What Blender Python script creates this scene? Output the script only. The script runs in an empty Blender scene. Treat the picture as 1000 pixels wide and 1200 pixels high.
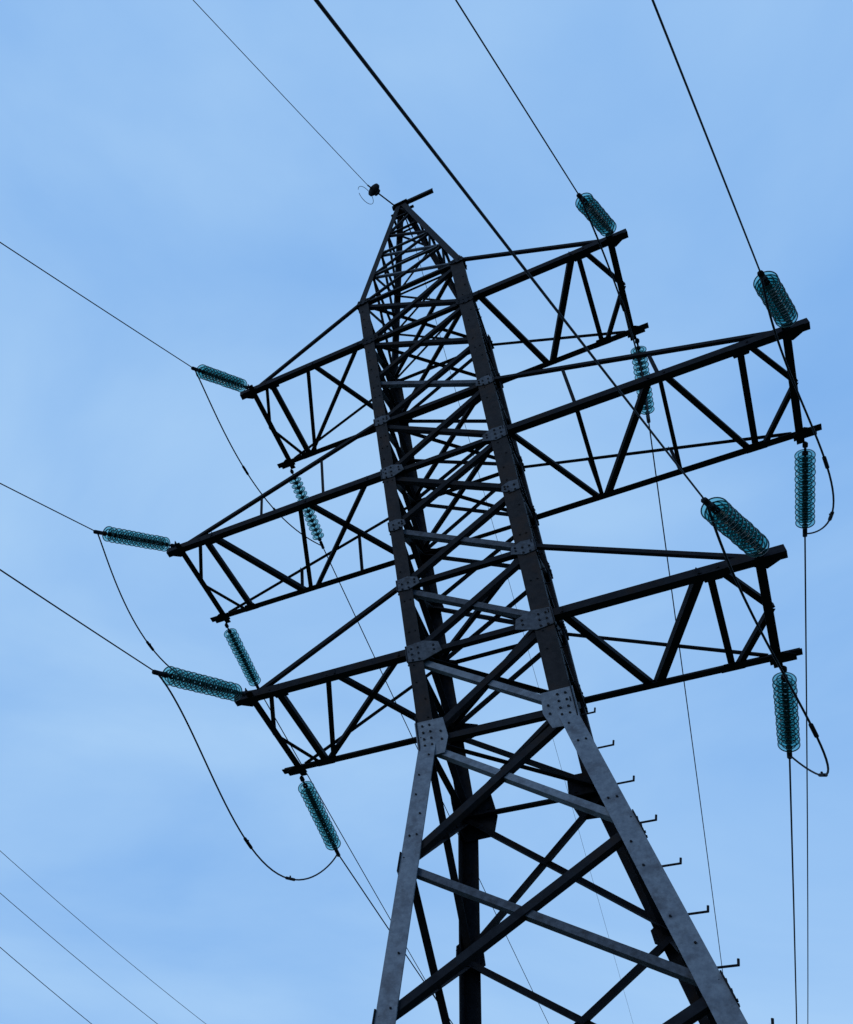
import bpy, bmesh, math, random
from mathutils import Vector, Matrix
random.seed(4)
V=Vector
H=11.0
cp=dict(c=(1.4459,-10.532,-9.4206),yaw=-.66955,pit=.7499,roll=.18418,f=1167.5,px=99.043,py=765.92)
# tower dimensions (metres, z measured from the lowest crossarm)
zm=3.9151; zt=8.0; at,am,ab=3.2582,4.5549,3.1349; dt,dm,db=.963,.923,.906
bT,bB,zB=.9922,.87326,-1.4352; ht,hm,hb=1.4578,1.4333,1.3214; zA=15.013; kl=.16049
zT=zt+ht; zG=-11.0
sc=bpy.context.scene
def link(o,parent=None):
    sc.collection.objects.link(o)
    if parent: o.parent=parent
    return o
# ---------- camera
y,p,r=cp['yaw'],cp['pit'],cp['roll']
F=V((math.sin(y)*math.cos(p),math.cos(y)*math.cos(p),math.sin(p)))
R0=V((math.cos(y),-math.sin(y),0));U0=R0.cross(F)
R=math.cos(r)*R0+math.sin(r)*U0;U=-math.sin(r)*R0+math.cos(r)*U0
cd=bpy.data.cameras.new('camera');cam=link(bpy.data.objects.new('camera',cd));sc.camera=cam
M=Matrix((R,U,-F)).transposed().to_4x4();M.translation=V(cp['c'])+V((0,0,H));cam.matrix_world=M
cd.sensor_fit='HORIZONTAL';cd.sensor_width=36;cd.lens=cp['f']/1000*36
cd.shift_x=(500-cp['px'])/1000;cd.shift_y=(cp['py']-600)/1000;cd.clip_end=6000;cd.clip_start=.05
# ---------- materials
def mat(name,c1,c2,rough=.6,metal=0.,scale=6,c3=None,bump=.15,spec=.5):
    m=bpy.data.materials.new(name);m.use_nodes=True;nt=m.node_tree;b=nt.nodes['Principled BSDF']
    tc=nt.nodes.new('ShaderNodeTexCoord')
    n=nt.nodes.new('ShaderNodeTexNoise');n.inputs['Scale'].default_value=scale;n.inputs['Detail'].default_value=8;n.inputs['Roughness'].default_value=.65
    nt.links.new(tc.outputs['Object'],n.inputs['Vector'])
    cr=nt.nodes.new('ShaderNodeValToRGB');e=cr.color_ramp.elements
    e[0].position=.35;e[0].color=(*c1,1);e[1].position=.65;e[1].color=(*c2,1)
    nt.links.new(n.outputs['Fac'],cr.inputs['Fac'])
    out=cr.outputs['Color']
    if c3:
        n2=nt.nodes.new('ShaderNodeTexNoise');n2.inputs['Scale'].default_value=scale*.3;n2.inputs['Detail'].default_value=12;n2.inputs['Roughness'].default_value=.7
        nt.links.new(tc.outputs['Object'],n2.inputs['Vector'])
        r2=nt.nodes.new('ShaderNodeValToRGB');r2.color_ramp.elements[0].position=.5;r2.color_ramp.elements[1].position=.66
        nt.links.new(n2.outputs['Fac'],r2.inputs['Fac'])
        mx=nt.nodes.new('ShaderNodeMixRGB');mx.inputs['Color2'].default_value=(*c3,1)
        nt.links.new(r2.outputs['Color'],mx.inputs['Fac']);nt.links.new(out,mx.inputs['Color1']);out=mx.outputs['Color']
    nt.links.new(out,b.inputs['Base Color'])
    b.inputs['Roughness'].default_value=rough;b.inputs['Metallic'].default_value=metal
    b.inputs['Specular IOR Level'].default_value=spec
    bp=nt.nodes.new('ShaderNodeBump');bp.inputs['Strength'].default_value=bump;bp.inputs['Distance'].default_value=.01
    nt.links.new(n.outputs['Fac'],bp.inputs['Height']);nt.links.new(bp.outputs['Normal'],b.inputs['Normal'])
    return m
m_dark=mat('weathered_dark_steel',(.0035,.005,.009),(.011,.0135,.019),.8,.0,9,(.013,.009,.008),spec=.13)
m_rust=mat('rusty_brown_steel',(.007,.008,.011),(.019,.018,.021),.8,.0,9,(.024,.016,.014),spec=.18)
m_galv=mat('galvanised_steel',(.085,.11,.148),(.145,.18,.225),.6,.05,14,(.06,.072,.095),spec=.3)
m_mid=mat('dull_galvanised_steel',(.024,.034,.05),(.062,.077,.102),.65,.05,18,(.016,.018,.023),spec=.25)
m_wire=mat('aluminium_conductor',(.008,.010,.016),(.016,.019,.026),.7,.1,20,spec=.2)
m_ground=mat('grass_ground',(.03,.05,.018),(.07,.08,.035),.95,0,.6,(.09,.075,.05),.5)
m_conc=mat('concrete',(.25,.25,.24),(.38,.37,.35),.9,0,5)
def glass(name,tcol,pcol,lo,hi):
    m=bpy.data.materials.new(name);m.use_nodes=True
    nt=m.node_tree;nt.nodes.clear();o=nt.nodes.new('ShaderNodeOutputMaterial')
    tr=nt.nodes.new('ShaderNodeBsdfTransparent');tr.inputs[0].default_value=(*tcol,1)
    pr=nt.nodes.new('ShaderNodeBsdfPrincipled');pr.inputs['Base Color'].default_value=(*pcol,1);pr.inputs['Roughness'].default_value=.2
    lw=nt.nodes.new('ShaderNodeLayerWeight');lw.inputs['Blend'].default_value=.4
    mr=nt.nodes.new('ShaderNodeMapRange');mr.inputs['To Min'].default_value=lo;mr.inputs['To Max'].default_value=hi
    ms=nt.nodes.new('ShaderNodeMixShader')
    nt.links.new(lw.outputs['Facing'],mr.inputs['Value']);nt.links.new(mr.outputs[0],ms.inputs[0]);nt.links.new(tr.outputs[0],ms.inputs[1]);nt.links.new(pr.outputs[0],ms.inputs[2]);nt.links.new(ms.outputs[0],o.inputs[0])
    return m
m_glass=glass('teal_insulator_glass',(.40,.80,.80),(.012,.115,.125),.16,.85)
m_rim=glass('teal_insulator_glass_rim',(.15,.42,.45),(.006,.065,.075),.8,1.0)
# ---------- mesh accumulators
class Acc:
    def __init__(s): s.v=[];s.f=[];s.mi=[]
    def add(s,vs,fs,mi):
        o=len(s.v);s.v+=[tuple(x) for x in vs];s.f+=[tuple(i+o for i in f) for f in fs];s.mi+=[mi]*len(fs)
    def obj(s,name,parent,mats,smooth=False):
        me=bpy.data.meshes.new(name);me.from_pydata(s.v,[],s.f)
        for m in mats: me.materials.append(m)
        me.polygons.foreach_set('material_index',s.mi);me.update()
        bm=bmesh.new();bm.from_mesh(me);bmesh.ops.recalc_face_normals(bm,faces=bm.faces);bm.to_mesh(me);bm.free()
        if smooth:
            for f in me.polygons:f.use_smooth=True
        return link(bpy.data.objects.new(name,me),parent)
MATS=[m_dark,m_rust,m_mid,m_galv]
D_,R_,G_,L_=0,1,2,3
def Lmem(acc,p0,p1,s,th,d1,d2,mi=0,center=False,s2=None):
    p0=V(p0);p1=V(p1);a=(p1-p0).normalized()
    u=V(d1);u=(u-a*u.dot(a)).normalized()
    v=V(d2);v=(v-a*v.dot(a));v=(v-u*v.dot(u)).normalized()
    s2=s2 or s
    if center: p0=p0-u*s/2;p1=p1-u*s/2
    sec=[(0,0),(s,0),(s,th),(th,th),(th,s2),(0,s2)]
    vs=[p0+u*x+v*y_ for x,y_ in sec]+[p1+u*x+v*y_ for x,y_ in sec]
    fs=[(i,(i+1)%6,(i+1)%6+6,i+6) for i in range(6)]+[(0,1,2,3),(0,3,4,5),(6,7,8,9),(6,9,10,11)]
    acc.add(vs,fs,mi)
def box(acc,c,ax,hs,mi):
    c=V(c);vs=[c+ax[0]*(i*hs[0])+ax[1]*(j*hs[1])+ax[2]*(k*hs[2]) for i in(-1,1) for j in(-1,1) for k in(-1,1)]
    acc.add(vs,[(0,1,3,2),(4,5,7,6),(0,1,5,4),(2,3,7,6),(0,2,6,4),(1,3,7,5)],mi)
def cyl(acc,p0,p1,r0,mi,n=6,r1=None):
    p0=V(p0);p1=V(p1);a=(p1-p0).normalized();u=a.orthogonal().normalized();v=a.cross(u);r1=r1 or r0
    vs=[p0+(u*math.cos(2*math.pi*i/n)+v*math.sin(2*math.pi*i/n))*r0 for i in range(n)]+[p1+(u*math.cos(2*math.pi*i/n)+v*math.sin(2*math.pi*i/n))*r1 for i in range(n)]
    acc.add(vs,[(i,(i+1)%n,(i+1)%n+n,i+n) for i in range(n)]+[tuple(range(n)),tuple(range(n,2*n))],mi)
def plate(acc,c,u,v,n,pts2,th,mi,bolts=()):
    c=V(c);k=len(pts2)
    vs=[c+u*a+v*b_ for a,b_ in pts2]+[c+u*a+v*b_+n*th for a,b_ in pts2]
    acc.add(vs,[tuple(range(k)),tuple(range(k,2*k))]+[(i,(i+1)%k,(i+1)%k+k,i+k) for i in range(k)],mi)
    for a,b_ in bolts:
        cyl(acc,c+u*a+v*b_-n*.012,c+u*a+v*b_+n*(th+.012),.015,D_,6)
tower=link(bpy.data.objects.new('transmission_tower',None));tower.location=(0,0,H)
def bw(z):
    if z>zT: return bT+(0.10-bT)*(z-zT)/(zA-zT)
    if z>=zB: return bT+(bB-bT)*(zT-z)/(zT-zB)
    return bB+kl*(zB-z)
def corner(sx,sy,z): b_=bw(z);return V((sx*b_,sy*b_,z))
legs=Acc()
for sx in(-1,1):
    for sy in(-1,1):
        big=.225 if sx>0 else .185
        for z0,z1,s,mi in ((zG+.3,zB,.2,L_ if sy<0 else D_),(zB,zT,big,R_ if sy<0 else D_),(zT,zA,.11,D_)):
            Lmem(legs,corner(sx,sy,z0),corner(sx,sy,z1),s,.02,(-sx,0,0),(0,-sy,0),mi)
legs.obj('main_legs',tower,MATS)
br=Acc();gs=Acc()
faces=[((-1,-1),(1,-1),V((0,1,0))),((-1,1),(1,1),V((0,-1,0))),((-1,-1),(-1,1),V((1,0,0))),((1,-1),(1,1),V((-1,0,0)))]
def face_brace(fi,z0,z1,s=.075,kind='X',mats=(D_,D_)):
    A,B,n=faces[fi]
    a0,a1,b0,b1=corner(*A,z0),corner(*A,z1),corner(*B,z0),corner(*B,z1)
    up=(a1-a0).normalized()
    def m(P,Q,off,mi,ss=s):
        e=(Q-P).normalized()*.04
        Lmem(br,P+n*off+e,Q+n*off-e,ss,.01,up,n,mi,center=True)
        if fi==0:
            for W,sg in((P,1),(Q,-1)):
                for k in(2,3.6): 
                    c=W+n*off+e*sg*k; cyl(br,c-n*.012,c+n*.02,.014,D_,6)
    if 'X' in kind: m(a0,b1,.03,mats[0]);m(b0,a1,.045+s*.1,mats[1])
    if '/' in kind: m(a0,b1,.03,mats[0])
    if '\\' in kind: m(b0,a1,.03,mats[1])
    if 'H' in kind: m(a0,b0,.022,mats[1])
    if 'T' in kind: m(a1,b1,.022,mats[1])
lv=[zB,0,hb,(hb+zm)/2,zm,zm+hm,(zm+hm+zt)/2,zt,zT]
for i in range(len(lv)-1):
    for fi in range(4):
        mm=(D_,G_ if i in(2,5) else D_) if fi==0 else (D_,D_)
        if fi==0 and i in(0,1): mm=(D_,L_ if i==0 else G_)
        face_brace(fi,lv[i],lv[i+1],.085 if i<4 else .078,'X',mm)
for z in (zB,0,hb,zm,zm+hm,zt,zT):
    for fi in range(4): face_brace(fi,z,z+1,.08,'H',(D_,D_))
    Lmem(br,corner(-1,-1,z)+V((0,0,.03)),corner(1,1,z)+V((0,0,.03)),.065,.01,(1,-1,0),(0,0,1),D_,True)
    Lmem(br,corner(1,-1,z)+V((0,0,.06)),corner(-1,1,z)+V((0,0,.06)),.065,.01,(1,1,0),(0,0,1),D_,True)
ll=[zB,-3.25,-5.13,-7.1,-9.0,-10.7]
for i in range(len(ll)-1):
    for fi in range(4):
        face_brace(fi,ll[i+1],ll[i],.088,'X',(D_,(L_ if i==0 else G_) if fi==0 else D_))
pk=[zT,10.9,12.1,13.2,14.2,zA-.05]
for i in range(len(pk)-1):
    for fi in range(4):
        face_brace(fi,pk[i],pk[i+1],.05,('X' if i<2 else ('/' if (i+fi)%2 else '\\'))+'T',(D_,G_ if fi==0 and i<2 else D_))
br.obj('lattice_bracing',tower,MATS)
def gus(fi,which,z,w,h,mi,sq=False):
    A,B,n=faces[fi];P=A if which==0 else B;O=B if which==0 else A
    c=corner(*P,z);u=(corner(*O,z)-c).normalized();v=(corner(*P,z+.5)-c).normalized()
    if sq: pts2=[(-.03,-h),(w*.8,-h*.95),(w,-h*.1),(w*.92,h),(-.03,h*1.02)]
    else: pts2=[(-.02,-h*.8),(w*.45,-h),(w,-h*.45),(w*.93,h*.5),(w*.5,h),(-.02,h*.85)]
    bl=[(.06+.085*i,-h*.75+.1*j) for i in range(2) for j in range(int(h*1.5/.1)+1)]+[(w*.78,-h*.2),(w*.78,h*.25)]
    plate(gs,c-n*.014,u,v,n,pts2,.012,mi,bl)
for z,w,h,mi in ((zB,.34,.27,L_),(0,.44,.17,G_),(hb,.3,.13,G_),((hb+zm)/2,.24,.12,G_),(zm,.34,.15,G_),(zm+hm,.26,.12,G_),(zt,.28,.13,D_),(zT,.24,.12,D_)):
    for fi in range(4):
        kk=1.3 if (fi and z==zB) else 1
        for k in(0,1): gus(fi,k,z,w*kk,h*kk,mi if fi==0 else D_,z==zB)
for z in ll[1:-1]:
    for fi in range(1,4):
        for k in(0,1): gus(fi,k,z,.26,.16,D_)
gs.obj('gusset_plates',tower,MATS)
# step bolts
sb=Acc();z=-8.3
while z<zt:
    c=corner(1,-1,z)+V((0,.04,0))
    if z<zB:
        cyl(sb,c,c+V((.16,0,0)),.011,D_,6);cyl(sb,c+V((.155,0,-.005)),c+V((.17,0,.055)),.011,D_,6);z+=.56
    else:
        c.y+=.05;cyl(sb,c,c+V((.07,0,0)),.009,D_,6);z+=.28
sb.obj('step_bolts',tower,MATS)
bo=Acc()
for sx in(-1,1):
    z=-9.5
    while z<zT-.2:
        c=corner(sx,-1,z)
        for dx in(.06,.14):
            if random.random()<.4: cyl(bo,c+V((-sx*dx,-.012,0)),c+V((-sx*dx,.01,0)),.012,D_,6)
        z+=.3
bo.obj('leg_bolts',tower,MATS)
# ---------- crossarms
def arm(name,sx,z,a,d,h,kind):
    A=Acc();b0=bw(z);ex=.22
    X=lambda u:sx*(b0+(a-b0)*u)
    N=lambda u,o=0:V((X(u),-(b0+(d-b0)*u),z+o));Fp=lambda u,o=0:V((X(u),(b0+(d-b0)*u),z+o))
    xs=V((sx,0,0))
    Lmem(A,N(0),N(1)+xs*ex,.115,.012,(0,0,1),(0,1,0),D_)
    Lmem(A,Fp(0),Fp(1)+xs*ex,.11,.012,(0,0,1),(0,-1,0),D_)
    Lmem(A,V((sx*a,-d-.12,z-.012)),V((sx*a,d+.12,z-.012)),.095,.012,(-sx,0,0),(0,0,1),D_)
    hb_=bw(z+h)
    for sy in(-1,1):
        top=V((sx*hb_,sy*hb_,z+h));tip=V((sx*(a-.12),sy*(d-.02),z+.09))
        Lmem(A,top,tip,.058,.009,(0,0,1),(0,-sy,0),D_,True)
        if kind=='m':
            for u in (.27,.57):
                c=(N(u) if sy<0 else Fp(u));t=top.lerp(tip,(abs(c.x)-hb_)/(a-.12-hb_))
                Lmem(A,c+V((0,-sy*.02,0)),t+V((0,-sy*.02,0)),.045,.008,(1,0,0),(0,-sy,0),D_,True)
    def bot(P,Q,s,o):
        s*=1.08
        P=P+V((0,0,o));Q=Q+V((0,0,o));Lmem(A,P,Q,s,.009,V((0,0,1)).cross(Q-P),(0,0,1),D_,True)
    E=V((X(1),0,z))
    if kind=='m' and sx>0: L=[(N(0),Fp(.26),.065),(N(.27),Fp(.27),.055),(Fp(.29),N(.54),.08),(N(.57),Fp(.57),.05),(N(.58),Fp(.82),.07),(N(.84),Fp(.84),.075),(Fp(.87),E,.055),(N(.86),E,.06)]
    elif kind=='m': L=[(N(.86),Fp(.84),.08),(N(.83),Fp(.56),.085),(N(.38),Fp(.53),.065),(N(.36),Fp(.06),.07),(Fp(.5),N(.06),.06),(Fp(.87),E,.055),(N(.88),E,.055)]
    elif sx>0: L=[(N(0.04),Fp(.37),.08),(Fp(.4),N(.73),.09),(N(.76),Fp(.77),.07),(Fp(.8),E,.06),(N(.79),E,.065)]
    else: L=[(N(.45),Fp(.02),.065),(N(.48),Fp(.75),.065),(Fp(.79),N(.04),.06),(N(.82),Fp(.8),.085),(Fp(.83),E,.055),(N(.85),E,.055)]
    for i,(P,Q,s) in enumerate(L): bot(P,Q,s,.014+.004*i)
    for sy in(-1,1):
        plate(A,V((sx*(a-.13),sy*d,z-.02)),V((sx,0,0)),V((0,-sy,0)),V((0,0,-1)),[(0,-.03),(.28,-.03),(.28,.08),(.14,.17),(0,.08)],.01,D_,[(.06,.05),(.2,.05)])
        u=(.77 if sx>0 else .8) if kind!='m' else .84
        plate(A,(N(u) if sy<0 else Fp(u))+V((0,0,.002)),V((1,0,0)),V((0,-sy,0)),V((0,0,-1)),[(-.13,0),(.13,0),(.09,.15),(-.09,.15)],.009,D_)
    return A.obj(name,tower,MATS)
for z,a,d,h,kd,nm in ((0,ab,db,hb,'b','lower'),(zm,am,dm,hm,'m','middle'),(zt,at,dt,ht,'t','upper')):
    for sx,s in((-1,'left'),(1,'right')): arm(f'{nm}_crossarm_{s}',sx,z,a,d,h,kd)
pb=Acc()
Lmem(pb,(-.2,-.1,zA),(.74,-.1,zA-.05),.085,.012,(0,0,1),(0,1,0),D_)
Lmem(pb,(-.28,.12,zA),(.25,.12,zA),.07,.012,(0,0,1),(0,-1,0),D_)
box(pb,(0,0,zA-.02),[V((1,0,0)),V((0,1,0)),V((0,0,1))],(.16,.16,.015),D_)
pb.obj('peak_bracket',tower,MATS)
# ---------- strings: clamp end point and direction of the span leaving it
data={
'ntR':((at,-dt,zt),(2.83,-2.54,6.69),(-.199,-.868,-.455)),
'nmR':((am,-dm,zm),(4.08,-2.62,2.78),(-.191,-.870,-.455)),
'nbR':((ab,-db,0),(2.59,-2.74,-.86),(-.196,-.869,-.455)),
'ntL':((-at,-dt,zt),(-3.60,-2.55,6.67),(-.194,-.869,-.455)),
'nmL':((-am,-dm,zm),(-5.03,-2.60,2.75),(-.154,-.895,-.418)),
'nbL':((-ab,-db,0),(-3.53,-2.74,-.95),(-.053,-.943,-.329)),
'ftR':((at,dt,zt),(3.16,3.05,8.20),(-.061,.996,.060)),
'fmR':((am,dm,zm),(4.45,3.01,4.09),(-.058,.997,.060)),
'fbR':((ab,db,0),(3.05,3.00,.08),(-.059,.996,.060)),
'ftL':((-at,dt,zt),(-3.36,3.04,7.70),(-.057,.997,.060)),
'fmL':((-am,dm,zm),(-4.78,3.01,3.98),(-.077,.996,.052)),
'fbL':((-ab,db,0),(-3.32,3.00,-.13),(-.046,.997,.065))}
strings={}
for k,(S,E,w) in data.items():
    S=V(S)+V((0,.1 if k[0]=='f' else -.1,-.03));strings[k]=(S,V(E),V(w))
def curve(name,pts,rad,m,parent=None):
    c=bpy.data.curves.new(name,'CURVE');c.dimensions='3D';c.bevel_depth=rad;c.bevel_resolution=2
    s=c.splines.new('POLY');s.points.add(len(pts)-1)
    for i,P in enumerate(pts): s.points[i].co=(*P,1)
    c.materials.append(m);o=link(bpy.data.objects.new(name,c),parent);return o
def wirepts(E,w,L,c): return [E+w*t+V((0,0,c*t*t)) for t in [L*i/40 for i in range(41)]]
for nm,(S,E,w) in strings.items():
    near=nm[0]=='n'
    o=curve('power_line',wirepts(E,w,21 if near else 180,.0015 if near else .0004),.0085 if near else .0115,m_wire);o.location=(0,0,H)
Ee=V((-.50,-.93,14.83));Ef=V((0,.75,14.96))
o=curve('earth_wire',wirepts(Ee,V((-.207,-.864,-.458)),21,.0015),.007,m_wire);o.location=(0,0,H)
o=curve('earth_wire',wirepts(Ef,V((-.07,.996,.059)),180,.0004),.006,m_wire);o.location=(0,0,H)
for P,Q in (((-18.8,12.4,9),(-17.9,26.9,9)),((-16.9,10.7,6),(-16.5,20.4,6)),((-15,9,3),(-15,13.9,3))):
    P=V(P);Q=V(Q);d=(Q-P).normalized();L=(Q-P).length
    pts=[]
    for i in range(60):
        t=-25+i*1.6; pts.append(P+d*t+V((0,0,.0022*t*(t-L))))
    o=curve('power_line',pts,.0105,m_wire);o.location=(0,0,H)
def ringprof(A,S,a,prof,mi,n):
    u=a.orthogonal().normalized();v=a.cross(u);vs=[];fs=[]
    for (x,rr) in prof: vs+=[S+a*x+(u*math.cos(2*math.pi*i/n)+v*math.sin(2*math.pi*i/n))*rr for i in range(n)]
    for k in range(len(prof)-1): fs+=[(k*n+i,k*n+(i+1)%n,(k+1)*n+(i+1)%n,(k+1)*n+i) for i in range(n)]
    A.add(vs,fs,mi)
def shed(A,S,a,R=.127):
    ringprof(A,S,a,[(0,.018),(.005,.036),(.045,.04),(.05,.028)],1,12)
    ringprof(A,S,a,[(.042,.036),(.05,R*.6),(.062,R*.88),(.068,R*.94)],0,28)
    ringprof(A,S,a,[(.066,R*.93),(.072,R),(.082,R),(.086,R*.95),(.077,R*.90),(.066,R*.93)],2,28)
    ringprof(A,S,a,[(.064,R*.68),(.084,R*.64),(.064,R*.58)],2,20)
def istring(name,S,E,nd_=13):
    A=Acc();a0=(E-S).normalized();L=(E-S).length
    x0=.2;sp=(L-.42)/nd_
    cyl(A,S,S+a0*x0,.016,1,8);cyl(A,E-a0*.24,E,.018,1,8)
    cyl(A,S+a0*.03,S+a0*.09,.035,1,8);cyl(A,E-a0*.12,E+a0*.06,.032,1,8);cyl(A,E-a0*.2,E-a0*.16,.04,1,8)
    for k in range(nd_):
        a=(a0+V([random.uniform(-.05,.05) for _ in range(3)])).normalized()
        B=S+a0*(x0+sp*k)
        shed(A,B,a)
        cyl(A,B+a*.05,B+a0*sp,.013,1,6)
    return A.obj(name,tower,[m_glass,m_dark,m_rim],True)
for nm,(S,E,w) in strings.items(): istring('insulator_string_'+nm,S,E)
# earth-wire fittings
A=Acc();S=V((-.12,-.1,zA));a=(Ee-S).normalized()
cyl(A,S,Ee,.016,1,8)
P=Ee-a*.28
ringprof(A,P,a,[(-.01,.03),(.01,.10),(.05,.145),(.10,.145),(.14,.09),(.16,.03)],1,16)
ringprof(A,P,a,[(-.07,.03),(-.05,.08),(-.03,.08),(-.01,.03)],1,16)
cyl(A,V((0,.12,zA)),Ef,.015,1,8)
A.obj('earth_wire_clamp',tower,[m_glass,m_dark],True)
u=V((.1,-.2,.9)).normalized()
curve('earth_wire_loop',[Ee-a*.18+V((-.18,0,-.12))+ (a*math.cos(t)+u*math.sin(t))*.25 for t in [2*math.pi*i/28 for i in range(27)]],.006,m_wire,tower)
# jumpers
jp={'tR':((.1,-.5),1,1),'mR':((.3,-.5),2.2,.8),'bR':((.28,-.85),2.6,.7),'tL':((-.2,-.5),1.2,1),'mL':((-.35,-.95),1.1,1.0),'bL':((-.3,-1.05),1.6,.8)}
for k,((dx,dz),pp,qq) in jp.items():
    a_=strings['n'+k][1];b_=strings['f'+k][1];tm=pp/(pp+qq);mxv=tm**pp*(1-tm)**qq
    f=lambda t:(t**pp*(1-t)**qq/mxv)
    pt=lambda t:a_.lerp(b_,t)+V((dx,0,dz))*f(t)
    ts=[.5-.5*math.cos(math.pi*i/48) for i in range(49)]
    curve('jumper_'+k,[pt(t) for t in ts],.0125,m_wire,tower)
    C_=Acc()
    for t in (tm-.12,min(.97,tm+.12)):
        c0=pt(t-.02);c1=pt(t+.02);cyl(C_,c0,c1,.024,0,8);cyl(C_,(c0+c1)/2,(c0+c1)/2+V((0,0,.05)),.013,0,6)
    C_.obj('jumper_clamp_'+k,tower,[m_dark])
# ---------- ground
me=bpy.data.meshes.new('ground');me.from_pydata([(-3000,-3000,0),(3000,-3000,0),(3000,3000,0),(-3000,3000,0)],[],[(0,1,2,3)]);me.materials.append(m_ground)
link(bpy.data.objects.new('ground',me))
fd_=Acc()
for sx in(-1,1):
    for sy in(-1,1):
        c=corner(sx,sy,zG);box(fd_,c+V((0,0,.1)),[V((1,0,0)),V((0,1,0)),V((0,0,1))],(.4,.4,.25),0)
fd_.obj('concrete_footings',tower,[m_conc])
# ---------- world
w=bpy.data.worlds.new('World');sc.world=w;w.use_nodes=True;nt=w.node_tree;bg=nt.nodes['Background']
el=math.radians(28);az=math.atan2(-.5,-.8)
sky=nt.nodes.new('ShaderNodeTexSky');sky.sky_type='NISHITA';sky.sun_disc=False;sky.sun_elevation=el;sky.sun_rotation=az
tc=nt.nodes.new('ShaderNodeTexCoord');mp=nt.nodes.new('ShaderNodeMapping');mp.inputs['Scale'].default_value=(1,1,2.6);mp.inputs['Location'].default_value=(.7,.2,.4)
nt.links.new(tc.outputs['Generated'],mp.inputs['Vector'])
ns=nt.nodes.new('ShaderNodeTexNoise');ns.inputs['Scale'].default_value=1.9;ns.inputs['Detail'].default_value=6;ns.inputs['Roughness'].default_value=.5;ns.inputs['Distortion'].default_value=.4
nt.links.new(mp.outputs[0],ns.inputs['Vector'])
cr=nt.nodes.new('ShaderNodeValToRGB');cr.color_ramp.elements[0].position=.26;cr.color_ramp.elements[1].position=.74
cr.color_ramp.elements[0].color=(2.15,4.6,8.9,1);cr.color_ramp.elements[1].color=(4.3,6.75,9.9,1)
nt.links.new(ns.outputs['Fac'],cr.inputs['Fac'])
mx=nt.nodes.new('ShaderNodeMixRGB');mx.inputs['Fac'].default_value=.92
nt.links.new(sky.outputs[0],mx.inputs['Color1']);nt.links.new(cr.outputs['Color'],mx.inputs['Color2'])
nt.links.new(mx.outputs[0],bg.inputs['Color']);bg.inputs['Strength'].default_value=.1
sd=bpy.data.lights.new('sun','SUN');sd.energy=.5;sd.angle=math.radians(15);sd.color=(1,.98,.95);so=link(bpy.data.objects.new('sun',sd))
sv=V((-.5*math.cos(el),-.8*math.cos(el),math.sin(el)));so.rotation_euler=sv.to_track_quat('Z','Y').to_euler()
sc.view_settings.view_transform='Standard';sc.view_settings.look='None';sc.view_settings.exposure=0
